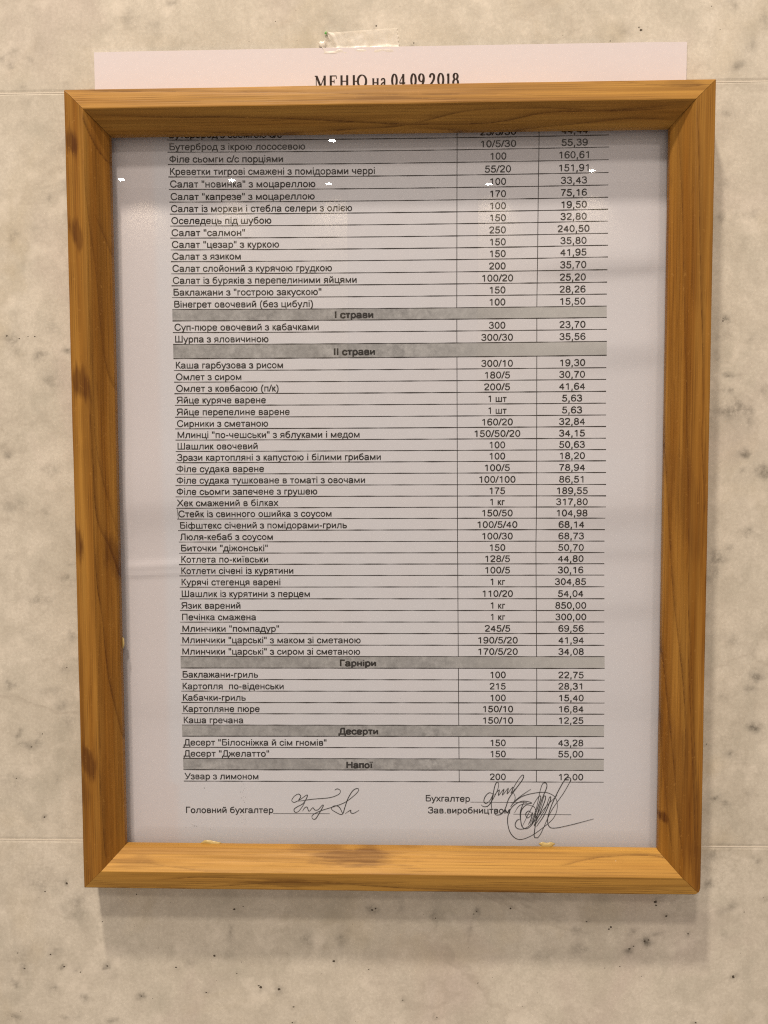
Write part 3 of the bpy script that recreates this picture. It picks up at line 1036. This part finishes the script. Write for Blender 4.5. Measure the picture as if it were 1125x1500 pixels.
# ------------------------------------------------------------------ lettering: a plain grotesque drawn with strokes (em = 1000, capitals 716 high)
def El(cx, cy, rx, ry): return ('E', cx, cy, rx, ry)
def Ln(*p): return ('L', p)
def Sm(*p): return ('S', p)
G = {
'а': (556, [Sm((85, 365), (135, 455), (270, 485), (400, 450), (440, 350), (440, 200), (445, 90), (475, 0)), Sm((440, 290), (280, 264), (110, 222), (80, 135), (130, 52), (225, 34), (350, 75), (438, 185))]),
'б': (573, [El(288, 235, 198, 200), Sm((92, 240), (95, 430), (150, 580), (290, 645), (400, 660), (470, 710))]),
'в': (531, [Ln((110, 44), (110, 475)), Sm((110, 475), (290, 475), (405, 440), (400, 310), (290, 275), (110, 275)), Sm((290, 275), (420, 245), (440, 155), (410, 65), (290, 44), (110, 44))]),
'г': (365, [Ln((110, 0), (110, 475), (350, 475))]),
'д': (583, [Ln((40, -145), (40, 44), (545, 44), (545, -145)), Sm((110, 44), (160, 150), (180, 300), (185, 475)), Ln((185, 475), (460, 475), (460, 44))]),
'е': (556, [Sm((85, 268), (280, 268), (472, 268)), Sm((472, 268), (450, 410), (365, 475), (285, 487), (190, 470), (110, 390), (82, 260), (110, 120), (190, 48), (290, 32), (400, 62), (468, 160))]),
'ж': (669, [Ln((334, 0), (334, 519)), Ln((70, 510), (190, 290), (480, 290), (600, 510)), Ln((215, 285), (40, 0)), Ln((455, 285), (629, 0))]),
'з': (458, [Sm((50, 375), (100, 460), (215, 487), (340, 455), (360, 370), (310, 290), (190, 270)), Sm((190, 270), (330, 248), (395, 155), (345, 58), (220, 32), (95, 65), (40, 160))]),
'и': (559, [Ln((110, 519), (110, 40), (450, 480), (450, 0))]),
'й': (559, [Ln((110, 519), (110, 40), (450, 480), (450, 0)), Sm((170, 700), (200, 625), (280, 598), (360, 625), (390, 700))]),
'к': (438, [Ln((110, 0), (110, 519)), Ln((110, 270), (200, 270), (330, 475), (400, 480)), Ln((195, 275), (400, 0))]),
'л': (583, [Ln((475, 0), (475, 475), (175, 475)), Sm((175, 475), (170, 260), (140, 90), (90, 42), (20, 42))]),
'м': (688, [Ln((110, 0), (110, 490), (344, 40), (578, 490), (578, 0))]),
'н': (552, [Ln((110, 0), (110, 519)), Ln((442, 0), (442, 519)), Ln((110, 270), (442, 270))]),
'о': (556, [El(278, 259, 196, 227)]),
'п': (542, [Ln((110, 0), (110, 475), (432, 475), (432, 0))]),
'р': (556, [Ln((110, -200), (110, 519)), El(293, 259, 186, 227)]),
'с': (500, [Sm((448, 345), (390, 450), (275, 487), (150, 440), (85, 330), (82, 190), (140, 80), (270, 32), (390, 68), (455, 185))]),
'т': (458, [Ln((20, 475), (438, 475)), Ln((229, 475), (229, 0))]),
'у': (500, [Ln((35, 519), (250, 30)), Sm((465, 519), (350, 250), (230, -60), (170, -150), (60, -165))]),
'ф': (823, [Ln((411, -200), (411, 716)), El(248, 259, 165, 222), El(574, 259, 165, 222)]),
'х': (500, [Ln((40, 519), (460, 0)), Ln((450, 519), (35, 0))]),
'ц': (573, [Ln((110, 519), (110, 44), (530, 44), (530, -140)), Ln((450, 519), (450, 44))]),
'ч': (521, [Ln((410, 519), (410, 0)), Sm((85, 519), (88, 340), (150, 240), (270, 215), (410, 245))]),
'ш': (802, [Ln((110, 519), (110, 44), (692, 44), (692, 519)), Ln((401, 519), (401, 44))]),
'ь': (521, [Ln((110, 519), (110, 44)), Sm((110, 300), (290, 300), (420, 265), (440, 172), (410, 75), (290, 44), (110, 44))]),
'ю': (750, [Ln((110, 0), (110, 519)), Ln((110, 270), (280, 270)), El(470, 259, 188, 227)]),
'я': (542, [Ln((430, 0), (430, 475)), Sm((430, 475), (250, 475), (125, 440), (95, 360), (130, 270), (250, 238), (430, 238)), Ln((260, 238), (60, 0))]),
'і': (222, [Ln((111, 0), (111, 519)), Ln((111, 620), (111, 716))]),
'ї': (278, [Ln((139, 0), (139, 519)), Ln((50, 620), (50, 716)), Ln((228, 620), (228, 716))]),
'є': (510, [Sm((455, 345), (390, 450), (275, 487), (150, 440), (85, 330), (82, 190), (140, 80), (270, 32), (390, 68), (460, 185)), Ln((85, 265), (340, 265))]),
'Б': (656, [Ln((560, 672), (125, 672), (125, 44)), Sm((125, 44), (350, 44), (520, 70), (580, 215), (520, 370), (350, 405), (125, 405))]),
'В': (667, [Ln((125, 44), (125, 672)), Sm((125, 672), (340, 672), (510, 640), (540, 530), (490, 420), (340, 385), (125, 385)), Sm((340, 385), (540, 345), (590, 210), (530, 75), (360, 44), (125, 44))]),
'Г': (542, [Ln((125, 0), (125, 672), (530, 672))]),
'Д': (677, [Ln((40, -160), (40, 44), (635, 44), (635, -160)), Sm((120, 44), (190, 200), (212, 400), (215, 672)), Ln((215, 672), (545, 672), (545, 44))]),
'Е': (667, [Ln((600, 672), (125, 672), (125, 44), (610, 44)), Ln((125, 375), (570, 375))]),
'З': (604, [Sm((70, 530), (140, 650), (290, 688), (450, 640), (490, 520), (420, 410), (250, 378)), Sm((250, 378), (470, 340), (530, 200), (450, 65), (280, 28), (120, 75), (50, 210))]),
'К': (583, [Ln((125, 0), (125, 716)), Ln((125, 370), (250, 370), (440, 670), (540, 678)), Ln((260, 375), (560, 0))]),
'Л': (656, [Ln((540, 0), (540, 672), (190, 672)), Sm((190, 672), (185, 350), (155, 110), (95, 44), (15, 44))]),
'М': (833, [Ln((120, 0), (120, 680), (416, 45), (713, 680), (713, 0))]),
'Н': (722, [Ln((125, 0), (125, 716)), Ln((597, 0), (597, 716)), Ln((125, 375), (597, 375))]),
'О': (778, [El(389, 358, 300, 330)]),
'П': (719, [Ln((125, 0), (125, 672), (594, 672), (594, 0))]),
'С': (722, [Sm((640, 500), (560, 635), (390, 688), (200, 625), (95, 460), (95, 250), (200, 85), (390, 28), (570, 90), (655, 240))]),
'У': (635, [Ln((30, 716), (330, 190)), Sm((605, 716), (400, 280), (290, 90), (210, 45), (90, 50))]),
'Ф': (760, [Ln((380, 0), (380, 716)), El(380, 368, 290, 235)]),
'Х': (667, [Ln((40, 716), (625, 0)), Ln((600, 716), (30, 0))]),
'Ш': (917, [Ln((120, 716), (120, 44), (797, 44), (797, 716)), Ln((458, 716), (458, 44))]),
'Я': (722, [Ln((597, 0), (597, 672)), Sm((597, 672), (330, 672), (140, 640), (105, 510), (150, 370), (330, 330), (597, 330)), Ln((330, 330), (60, 0))]),
'І': (278, [Ln((139, 0), (139, 716))]),
'0': (556, [El(278, 352, 192, 322)]), '1': (556, [Ln((325, 0), (325, 670)), Sm((325, 670), (240, 590), (115, 530))]),
'2': (556, [Sm((80, 510), (110, 620), (270, 674), (420, 620), (450, 500), (390, 370), (190, 180), (90, 55)), Ln((75, 44), (500, 44))]),
'3': (556, [Sm((80, 540), (150, 645), (270, 674), (400, 625), (430, 520), (370, 410), (220, 375)), Sm((220, 375), (410, 345), (465, 210), (400, 70), (270, 30), (130, 70), (72, 185))]),
'4': (556, [Ln((370, 0), (370, 640), (60, 215), (510, 215))]),
'5': (556, [Ln((480, 660), (160, 660), (115, 370)), Sm((115, 350), (270, 425), (400, 385), (465, 230), (400, 75), (265, 30), (130, 70), (72, 185))]),
'6': (556, [El(285, 225, 188, 195), Sm((470, 560), (400, 655), (280, 674), (150, 590), (90, 420), (97, 230))]),
'7': (556, [Ln((50, 660), (490, 660)), Sm((485, 655), (330, 430), (240, 200), (220, 0))]),
'8': (556, [El(278, 527, 160, 147), El(278, 205, 190, 175)]), '9': (556, [El(271, 478, 188, 195), Sm((86, 142), (156, 48), (276, 30), (406, 112), (466, 282), (459, 472))]),
',': (278, [Sm((135, 100), (140, 20), (125, -70), (90, -130))]), '.': (278, [Ln((139, 0), (139, 100))]),
'/': (278, [Ln((15, -10), (263, 726))]), '"': (355, [Ln((95, 470), (95, 716)), Ln((255, 470), (255, 716))]),
'(': (333, [Sm((275, 730), (150, 530), (105, 260), (150, -10), (275, -205))]), ')': (333, [Sm((58, 730), (183, 530), (228, 260), (183, -10), (58, -205))]),
'-': (333, [Ln((40, 258), (293, 258))]), ' ': (278, []),
}
def smooth_pts(p, n=5):
    p = [np.array(q, float) for q in p]; e = [2 * p[0] - p[1]] + p + [2 * p[-1] - p[-2]]; out = []
    for i in range(1, len(e) - 2):
        for k in range(n):
            t = k / n
            out.append(.5 * ((2 * e[i]) + (e[i + 1] - e[i - 1]) * t + (2 * e[i - 1] - 5 * e[i] + 4 * e[i + 1] - e[i + 2]) * t * t + (-e[i - 1] + 3 * e[i] - 3 * e[i + 1] + e[i + 2]) * t ** 3))
    out.append(e[-2]); return out
def centre_lines(strokes, n=4):
    for s in strokes:
        if s[0] == 'E':
            k = 20; yield [np.array((s[1] + s[3] * math.cos(2 * math.pi * i / k), s[2] + s[4] * math.sin(2 * math.pi * i / k))) for i in range(k)], True
        elif s[0] == 'S': yield smooth_pts(s[1], n), False
        else: yield [np.array(q, float) for q in s[1]], False
def ribbon(pts, h, closed, V, F, z, hfun=None):
    """flat stroke of half width h along pts -> quads appended to V (x, y, z) and F"""
    n = len(pts)
    if not closed and hfun is None:
        for i in range(1, n - 1):
            a, c = pts[i] - pts[i - 1], pts[i + 1] - pts[i]
            if float(a @ c) < -.2 * np.linalg.norm(a) * np.linalg.norm(c):   # a sharp turn: two butted strokes
                ribbon(pts[:i + 1], h, False, V, F, z); ribbon(pts[i:], h, False, V, F, z + .0015); return
    base = len(V)
    for i in range(n):
        a = pts[i - 1] if (i or closed) else pts[0]; b = pts[(i + 1) % n] if (i < n - 1 or closed) else pts[-1]
        d0 = pts[i] - a; d1 = b - pts[i]
        l0 = np.linalg.norm(d0); l1 = np.linalg.norm(d1)
        d0 = d0 / l0 if l0 > 1e-9 else (d1 / max(l1, 1e-9)); d1 = d1 / l1 if l1 > 1e-9 else d0
        n0 = np.array((-d0[1], d0[0])); n1 = np.array((-d1[1], d1[0])); m = n0 + n1; lm = np.linalg.norm(m)
        m = n0 if lm < .3 else m / lm
        hh = h if hfun is None else hfun(i, n, d1)
        q = hh / max(.55, float(m @ n0))
        V.append((pts[i][0] + m[0] * q, pts[i][1] + m[1] * q, z)); V.append((pts[i][0] - m[0] * q, pts[i][1] - m[1] * q, z))
    for i in range(n if closed else n - 1):
        j = (i + 1) % n; F.append((base + 2 * i, base + 2 * j, base + 2 * j + 1, base + 2 * i + 1))
def text_width(s, track=0): return sum(G[c][0] + track for c in s) - track
def set_text(s, x0, x1, ybase, size, V, F, half=43, track=0, jitter=True):
    """write s between x0 and x1 (mm, ink edge to ink edge); ybase is a function of x"""
    tw = text_width(s, track) / 1000 * size - .12 * size
    kx = (x1 - x0) / tw * size / 1000; ky = size / 1000; x = x0 - .06 * size * kx / ky
    wv = rng.normal(0, 1, 4) * .012
    for ci, c in enumerate(s):
        adv, strokes = G[c]; h = half * rng.uniform(.93, 1.1)
        for si, (pts, cl) in enumerate(centre_lines(strokes)):
            L = []; FF = []
            ribbon(pts, h, cl, L, FF, 0)
            b = len(V)
            for px, py, _ in L:
                X = x + px * kx; V.append((X, ybase(X) + py * ky, .035 + .004 * (si + 3 * (ci % 2))))
            F += [tuple(q + b for q in f) for f in FF]
        x += (adv + track) * kx
def flat_obj(name, V, F, mat, parent):
    """V in mm (x, y, height above the paper); follows the paper's cockles"""
    A = np.array(V, float); zz = zs(A[:, 0], A[:, 1]) + A[:, 2] + .03
    return obj(name, np.stack([(A[:, 0] - 111.5) / 1000, -zz / 1000, (A[:, 1] - 142) / 1000 + 1.6], 1), F, mat, parent)
def quadfit(r):
    (ax, ay, bx, by, cx, cy) = r; co = np.polyfit([ax, bx, cx], [ay, by, cy], 2); return lambda x: float(np.polyval(co, x))
CURVE = [quadfit(r) for r in RULES]
SIZE = 3.36
for i, row in enumerate(ROWS):
    f = CURVE[i]; lift = .72 if i else .70
    if i == 18: lift = 1.0
    base = lambda X, f=f, lift=lift: f(X) + lift
    if row[0][0] == '#':
        # shaded heading band
        V = []; up = CURVE[i - 1]; a, b = RULES[i][0], RULES[i][4]; n = 120; nv = 9
        a0, b0 = RULES[i - 1][0], RULES[i - 1][4]
        for k in range(n + 1):
            t = k / n; xl = a + (b - a) * t; xu = a0 + (b0 - a0) * t
            for j in range(nv):
                s = j / (nv - 1); V.append((xl + (xu - xl) * s, (f(xl) + .06) * (1 - s) + (up(xu) - .06) * s, .0))
        F = grid_faces(n + 1, nv)
        band = flat_obj('heading_band', V, F, M_band, sheet)
        fa = [np.clip((v[0] - (118 if i in (15, 18) else 128)) / 60, 0, .8) for v in V]; fattr(band, 'fade', fa)
        V, F = [], []; set_text(row[0][1:], row[1], row[2], base, SIZE, V, F, 82)
        flat_obj('heading_text', V, F, M_ink, band)
    else:
        V, F = [], []
        set_text(row[0], row[1], row[2], base, SIZE, V, F, 54)
        o = flat_obj('dish_name', V, F, M_ink, sheet)
        for s, xc, nm in ((row[3], row[4], 'portion_weight'), (row[5], row[6], 'dish_price')):
            wd = sum(8.35 if c.isdigit() else {'/': 5.8, ',': 5.5, ' ': 4.2, 'ш': 10, 'т': 6, 'к': 6, 'г': 4.6}[c] for c in s) / 4.14 - .36
            V, F = [], []; set_text(s, xc - wd / 2, xc + wd / 2, base, SIZE, V, F, 54)
            flat_obj(nm, V, F, M_ink, sheet)
# ruled lines of the table
V, F = [], []
def rule(fn, xa, xb, h=.075, z=.024, n=40):
    wob = rng.uniform(0, 6)
    ribbon([np.array((xa + (xb - xa) * k / n, fn(xa + (xb - xa) * k / n))) for k in range(n + 1)], h, False, V, F, z, hfun=lambda i, n_, d: h * (1 + .3 * math.sin(i * 1.7 + wob) + rng.uniform(-.2, .2)))
for i, r in enumerate(RULES): rule(CURVE[i], r[0], r[4], h=.135 if i % 3 else .15)
for ln in VLINES:
    yy = [p[1] for p in ln][::-1]; xx = [p[0] for p in ln][::-1]
    segs = []; top = RULES[0][3] + 4
    cuts = [15, 18, 45, 51, 54]; start = None
    rows_y = [RULES[i][3] for i in range(56)]
    spans = [(top, rows_y[14])] + [(rows_y[a], rows_y[b - 1]) for a, b in ((15, 18), (18, 45), (45, 51), (51, 54))] + [(rows_y[54], rows_y[55])]
    for a, b in spans:
        n = max(2, int((a - b) / 3)); pts = [np.array((float(np.interp(a + (b - a) * k / n, yy, xx)), a + (b - a) * k / n)) for k in range(n + 1)]
        ribbon(pts, .125, False, V, F, .03)
# the little box round one dish
a = RULES[31]; b = RULES[32]
ribbon([np.array((a[0] + .3, a[1])), np.array((b[0] + .5, b[1]))], .1, False, V, F, .03)
flat_obj('table_rules', V, F, M_rule, sheet)
# foot of the sheet
for s, x0, y0_, x1, y1_ in FOOT:
    V, F = [], []; set_text(s, x0, x1, lambda X: y0_ + (y1_ - y0_) * (X - x0) / (x1 - x0), SIZE, V, F, 54); flat_obj('footer_text', V, F, M_ink, sheet)
for x0, y0_, x1, y1_ in FOOTL:
    V, F = [], []; ribbon([np.array((x0 + (x1 - x0) * k / 12, y0_ + (y1_ - y0_) * k / 12)) for k in range(13)], .085, False, V, F, .028); flat_obj('signature_line', V, F, M_rule, sheet)
for sg in SIGS:
    V, F = [], []
    for k, st in enumerate(sg):
        ribbon(smooth_pts(st, 6), .075, False, V, F, .06 + .01 * k, hfun=lambda i, n, d: .125 * (1 + .35 * d[1] * -1 * .6) * (.45 + .55 * min(1, i / 4, (n - 1 - i) / 6 + .3)))
    flat_obj('signature', V, F, M_pen, sheet)
# copier dust
V, F = [], []
def dust(x, y, r):
    b = len(V)
    for k in range(6): V.append((x + r * math.cos(k * 1.05) * rng.uniform(.6, 1.2), y + r * math.sin(k * 1.05) * rng.uniform(.6, 1.2), .03))
    F.append(tuple(range(b, b + 6)))
for _ in range(26): dust(57 + rng.normal(0, .7), float(rng.uniform(15, 36)), float(rng.uniform(.04, .12)))
for _ in range(16): dust(41 + rng.normal(0, 3.5), 17.5 + rng.normal(0, 2.4), float(rng.uniform(.04, .11)))
for x, y, r in ((38, 18.6, .16), (39, 18.5, .14), (42.1, 33.2, .18), (125, 231, .05)): dust(x, y, r)
for _ in range(110): dust(float(rng.uniform(30, 190)), float(rng.uniform(20, 268)), float(rng.uniform(.03, .07)))
tag(flat_obj('copier_dust', V, F, M_rule, sheet), kind='stuff')

# ------------------------------------------------------------------ the serif title above the frame
CAP = 4.2; TB = 287.82
def serif(V, F, c, x0, x1):
    w_ = x1 - x0; b = TB; k = [0]
    low = c in 'на'; H = CAP * (.70 if low else 1.0)
    if c.isdigit(): H = CAP * 1.02
    TH, HN = .38, .14        # half widths of stems and hairlines
    def ln(a, c_, h):
        k[0] += 1; ribbon([np.array((x0 + a[0] * w_, b + a[1] * H)), np.array((x0 + c_[0] * w_, b + c_[1] * H))], h, False, V, F, .035 + .004 * k[0])
    def cu(pts, hmin, hmax, closed=False, n=6):
        k[0] += 1; pp = [(x0 + p[0] * w_, b + p[1] * H) for p in pts]
        q = [np.array(p) for p in pp] if closed else smooth_pts(pp, n)
        ribbon(q, 0, closed, V, F, .035 + .004 * k[0], hfun=lambda i, n_, d: hmin + (hmax - hmin) * abs(d[1]) ** 1.5)
    def stem(x, s=1):
        ln((x, .02), (x, .98), TH * s)
        for yy in (.03, .97): ln((x - .36 * .62 / w_ * 1.7, yy), (x + .36 * .62 / w_ * 1.7, yy), HN * .9)
    def ring(cx, rx, cy=.5, ry=.5):
        cu([(cx + rx * math.cos(2 * math.pi * i / 28), cy + ry * math.sin(2 * math.pi * i / 28)) for i in range(28)], HN, TH, True)
    if c == 'М': ln((.13, 0), (.13, 1), HN); stem(.86); ln((.16, .97), (.50, .12), TH); ln((.50, .12), (.84, .95), HN); ln((0, .97), (.2, .97), HN); ln((0, .03), (.26, .03), HN)
    elif c == 'Е': stem(.25); ln((.2, .97), (.9, .97), HN); ln((.2, .03), (.92, .03), HN); ln((.9, .99), (.95, .74), HN); ln((.25, .52), (.65, .52), HN); ln((.66, .66), (.66, .38), HN)
    elif c == 'Н': stem(.2); stem(.8); ln((.2, .52), (.8, .52), HN)
    elif c == 'Ю': stem(.14); ln((.14, .5), (.42, .5), HN); ring(.69, .28)
    elif c == 'н': stem(.2, .85); stem(.8, .85); ln((.2, .5), (.8, .5), HN)
    elif c == 'а': cu([(.10, .76), (.25, .95), (.5, .98), (.7, .8), (.7, .3), (.8, .05), (1.0, .1)], HN, TH * .8); cu([(.7, .6), (.25, .42), (.08, .2), (.25, .03), (.5, .08), (.7, .3)], HN, TH * .7)
    elif c == '0': ring(.5, .40)
    elif c == '4': ln((.68, 0), (.68, 1), TH); ln((.64, .97), (.04, .32), HN); ln((.04, .28), (1.0, .28), HN * 1.6)
    elif c == '9': ring(.47, .37, .68, .31); cu([(.86, .66), (.80, .35), (.55, .1), (.12, .0)], HN, TH)
    elif c == '2': cu([(.08, .70), (.2, .92), (.45, .99), (.72, .9), (.80, .7), (.6, .4), (.08, .04)], HN * 1.5, TH); ln((.05, .05), (.95, .08), HN * 2)
    elif c == '1': ln((.55, .02), (.55, .98), TH); ln((.5, .97), (.1, .84), HN); ln((.1, .03), (1.0, .03), HN)
    elif c == '8': ring(.5, .33, .76, .23); ring(.5, .40, .26, .26)
    elif c == '.': ring(.5, .2, .05, .04)
V, F = [], []
for c, x0, x1 in TITLE: serif(V, F, c, x0, x1)
flat_obj('title_text', V, F, M_titleink, sheet)

# ------------------------------------------------------------------ the wooden frame: four mitred rails, glass, bits of glue
FW, FH = 222.96, 283.82
frame = empty('picture_frame', P(FW / 2, 0, 0))
tag(frame, 'brown varnished pine picture frame hung over the menu sheet on the marble', 'picture frame')
# profile across the rail: (distance in from the outer edge, height off the wall)
PROF = [(0.25, 1.9), (0.0, 2.1), (0.0, 12.4), (0.1, 12.75), (0.4, 12.95), (3.5, 13.75), (6.8, 14.45), (7.1, 14.42), (7.4, 14.1), (9.8, 11.6), (13.0, 7.9), (13.45, 7.2), (13.6, 6.7), (13.6, 4.6), (9.6, 4.55), (9.6, 1.9)]
def dense(pr, step=.26):
    o = [pr[0]]
    for a, b in zip(pr, pr[1:]):
        n = max(1, int(math.hypot(b[0] - a[0], b[1] - a[1]) / step))
        for k in range(1, n + 1): o.append((a[0] + (b[0] - a[0]) * k / n, a[1] + (b[1] - a[1]) * k / n))
    return o
PR = dense(PROF)
def seg_dist(x, y, pts):
    best = np.full(x.shape, 1e9); side = np.zeros(x.shape); tt = np.zeros(x.shape)
    P_ = [np.array(q) for q in smooth_pts(pts, 4)] if len(pts) > 2 else [np.array(q) for q in pts]
    for i, (a, b) in enumerate(zip(P_, P_[1:])):
        d = b - a; L2 = float(d @ d) + 1e-9; t = np.clip(((x - a[0]) * d[0] + (y - a[1]) * d[1]) / L2, 0, 1)
        ex = x - a[0] - t * d[0]; ey = y - a[1] - t * d[1]; q = np.hypot(ex, ey); m = q < best
        best = np.where(m, q, best); side = np.where(m, np.sign(ex * d[1] - ey * d[0]), side); tt = np.where(m, (i + t) / (len(P_) - 1), tt)
    return best, side, tt
def rail(which):
    horiz = which in ('top', 'bottom'); Lh = FW if horiz else FH
    n = int(Lh / .6); V = []; X = []; Y = []
    sharp = which == 'left'
    for i in range(n + 1):
        t = i / n
        for u, zz in PR:
            miter = .06
            a = u + miter + (Lh - 2 * (u + miter)) * t
            # hand-cut, slightly uneven edges
            wob = .10 * (vnoise(np.array([a / 14.]), np.array([u * .3]), 70 + len(which))[0] - .5) * (1 if u < 8 else .6)
            uu = u + wob; zz2 = zz + (.10 * (vnoise(np.array([a / 20.]), np.array([3.3]), 80 + len(which))[0] - .5) if zz > 5 else 0)
            if which == 'top': x, y = a, FH - uu
            elif which == 'bottom': x, y = a, uu
            elif which == 'left': x, y = uu, a
            else: x, y = FW - uu, a
            V.append((x, y, zz2))
    A = np.array(V); m = len(PR)
    # the lower right outer corner is worn round
    d = np.hypot(A[:, 0] - (FW - 3.2), A[:, 1] - 3.2); cr = (A[:, 0] > FW - 3.2) & (A[:, 1] < 3.2) & (d > 3.2)
    A[cr, 0] = FW - 3.2 + (A[cr, 0] - FW + 3.2) * 3.2 / d[cr]; A[cr, 1] = 3.2 + (A[cr, 1] - 3.2) * 3.2 / d[cr]
    F = grid_faces(n + 1, m)
    for i in range(n): F.append((i * m + m - 1, (i + 1) * m + m - 1, (i + 1) * m, i * m))
    F.append(tuple(range(m))); F.append(tuple(range(n * m + m - 1, n * m - 1, -1)))
    verts = np.stack([(A[:, 0] - 111.5) / 1000, -A[:, 2] / 1000, (A[:, 1] - 142) / 1000 + 1.6], 1)
    if which in ('top', 'right'): F = [tuple(reversed(f)) for f in F]
    o = obj('rail', verts, F, M_wx if horiz else M_wz, frame)
    bm = bmesh.new(); bm.from_mesh(o.data); bmesh.ops.recalc_face_normals(bm, faces=bm.faces); bm.to_mesh(o.data); bm.free()
    x, y = A[:, 0], A[:, 1]; g = np.zeros(len(x)); kn = np.zeros(len(x))
    wx = x + .22 * (fbm(x / 2.5, y / (2.5 if horiz else 14), 90, 3) - .5); wy = y + .22 * (fbm(x / (14 if horiz else 2.5), y / 2.5, 95, 3) - .5)
    for wd, s, pts in WOOD[which]:
        dd, sd, tt = seg_dist(wx, wy, pts)
        hw = wd * .27
        prof = np.where(sd > 0, np.exp(-(dd / hw) ** 2), np.exp(-(dd / (hw * 3.4)) ** 1.2) * .62)
        end = np.clip(tt / .1, 0, 1) * np.clip((1 - tt) / .1, 0, 1)
        g = np.maximum(g, s * prof * (.35 + .65 * end) * (.65 + .5 * vnoise(x / 6, y / 6, 101)))
    for a, b, rx, ry, s in KNOTS[which]:
        q = ((wx - a + (0 if horiz else .22 * (y - b))) / rx) ** 2 + ((wy - b) / ry) ** 2
        n_ = fbm(x / (7 if horiz else .7), y / (.7 if horiz else 7), 120, 3)
        kn = np.maximum(kn, s * 1.15 * np.clip((np.exp(-q * .8) + .9 * (n_ - .5) - .22) * 2.2, 0, 1))
    ax = x if horiz else y; ac = y if horiz else x
    # many thin secondary growth lines running along the rail
    q = ac * 1.25 + 1.6 * fbm(ax / 60, ac / 9, 160 + len(which), 3)
    rings = np.abs((q % 1.0) - .5) * 2
    g = np.maximum(g, .52 * np.clip((rings - .72) / .28, 0, 1) * fbm(ax / 25, ac / 2, 170, 3) * 1.3)
    g *= .75 + .5 * fbm(x / (12 if horiz else 1.2), y / (1.2 if horiz else 12), 130, 3)
    # end-grain and dirt dark in the mitre joint
    ax = x if horiz else y; ac = y if horiz else x
    big = fbm(ax / 70, ac / 2.2, 140 + len(which), 3)
    tone = dict(top=.32, bottom=.46, left=.14, right=.12)[which] + .22 * (big - .5) * 2
    fattr(o, 'tone', np.clip(tone, 0, .6)); fattr(o, 'deep', np.clip(.9 * (fbm(ax / 80 + 9, ac / 1.6, 150 + len(which), 3) - .56) * 2, 0, .36))
    fattr(o, 'grain', np.clip(g, 0, 1)); fattr(o, 'knot', np.clip(kn, 0, 1))
    return o
LBL = dict(top='top rail with straight grain', bottom='bottom rail, worn round at its right corner', left='left rail with brown knots and smudges', right='right rail with long dark grain lines')
for wch in ('top', 'bottom', 'left', 'right'): rail(wch)['label'] = LBL[wch]
gl = box('glass_pane', 10.0, FW - 10.0, 10.0, FH - 10.0, 3.0, 4.5, M_glass, frame)
def blob(name, cx, cy, cz, rx, ry, rz, mat, parent, seed):
    bm = bmesh.new(); bmesh.ops.create_icosphere(bm, subdivisions=3, radius=1)
    r = np.random.default_rng(seed); ph = r.uniform(0, 6, 6)
    V = []
    for v in bm.verts:
        k = 1 + .22 * math.sin(3.1 * v.co.x + ph[0]) * math.sin(2.7 * v.co.y + ph[1]) + .12 * math.sin(7 * v.co.x + ph[2]) * math.cos(6 * v.co.y + ph[3])
        V.append(P(cx + v.co.x * rx * k, cy + v.co.y * ry * k, cz + v.co.z * rz * k))
    F = [tuple(q.index for q in f.verts) for f in bm.faces]; bm.free()
    return obj(name, V, F, mat, parent, True)
blob('glue_bead', 45.0, 13.7, 4.8, 3.6, 1.0, .5, M_glue, frame, 1)
blob('glue_bead', 169.4, 14.1, 4.8, 3.2, 1.3, .5, M_glue, frame, 2)
blob('glue_bead', 13.9, 89, 5.0, .5, 2.2, .4, M_glue, frame, 3)
M_chip = mat_simple('pale_chip', (.9, .85, .74), .4)
for x, y, z_, rx, ry in ((111.4, 279.0, 13.15, .22, .55), (193.4, 10.6, 10.2, .22, .5), (134.5, 280.3, 13.2, .9, .1)):
    blob('pale_chip', x, y, z_, rx, ry, .08, M_chip, frame, 4)
blob('nail_hole', 146.5, 280.5, 13.2, .28, .16, .05, M_speck, frame, 7)
blob('nail_hole', 60.0, .75, 12.7, .9, .3, .15, M_speck, frame, 8)

# ------------------------------------------------------------------ adhesive tape above the sheet
tape_x = np.linspace(0, 1, 54); tape_y = np.linspace(0, 1, 20)
V = []
for a in tape_x:
    for b in tape_y:
        bl, br, tl_, tr_ = (88.2, 299.6), (116.0, 299.8), (90.2, 307.0), (115.0, 308.35)
        x = (bl[0] + (br[0] - bl[0]) * a) * (1 - b) + (tl_[0] + (tr_[0] - tl_[0]) * a) * b
        y = (bl[1] + (br[1] - bl[1]) * a) * (1 - b) + (tl_[1] + (tr_[1] - tl_[1]) * a) * b
        if a == tape_x[-1]: x += .35 * math.sin(b * 40)
        crumple = math.exp(-a * 9)
        x += crumple * .8 * math.sin(b * 9 + 1); 
        on = 1 / (1 + math.exp((y - 301.4) / .25))
        z_ = .06 + on * .75 + .22 * float(vnoise(np.array([x / 2.2]), np.array([y / 2.2]), 7)[0]) + crumple * 1.1 * abs(math.sin(b * 7 + a * 30)) * (1 - on)
        V.append(P(x, y, z_))
tape = obj('adhesive_tape', V, grid_faces(54, 20), M_tape, None, True)
tag(tape, 'short strip of clear adhesive tape holding the sheet to the marble', 'tape')
blob('green_mark', 89.9, 306.9, .5, .55, .42, .2, M_green, tape, 12)
M_white = mat_simple('white_fleck', (.9, .92, .84), .4)
blob('torn_corner', 88.6, 302.9, .6, 1.5, 1.3, .3, M_tape, tape, 13)

# ------------------------------------------------------------------ the far side of the room, only seen mirrored in the glass
def rwall(x0, x1):
    o = box('room_wall', x0, x1, -1450, 1750, 5000, 5120, M_room); return tag(o, kind='structure')
rwall(-2600, -255); rwall(515, 2700)
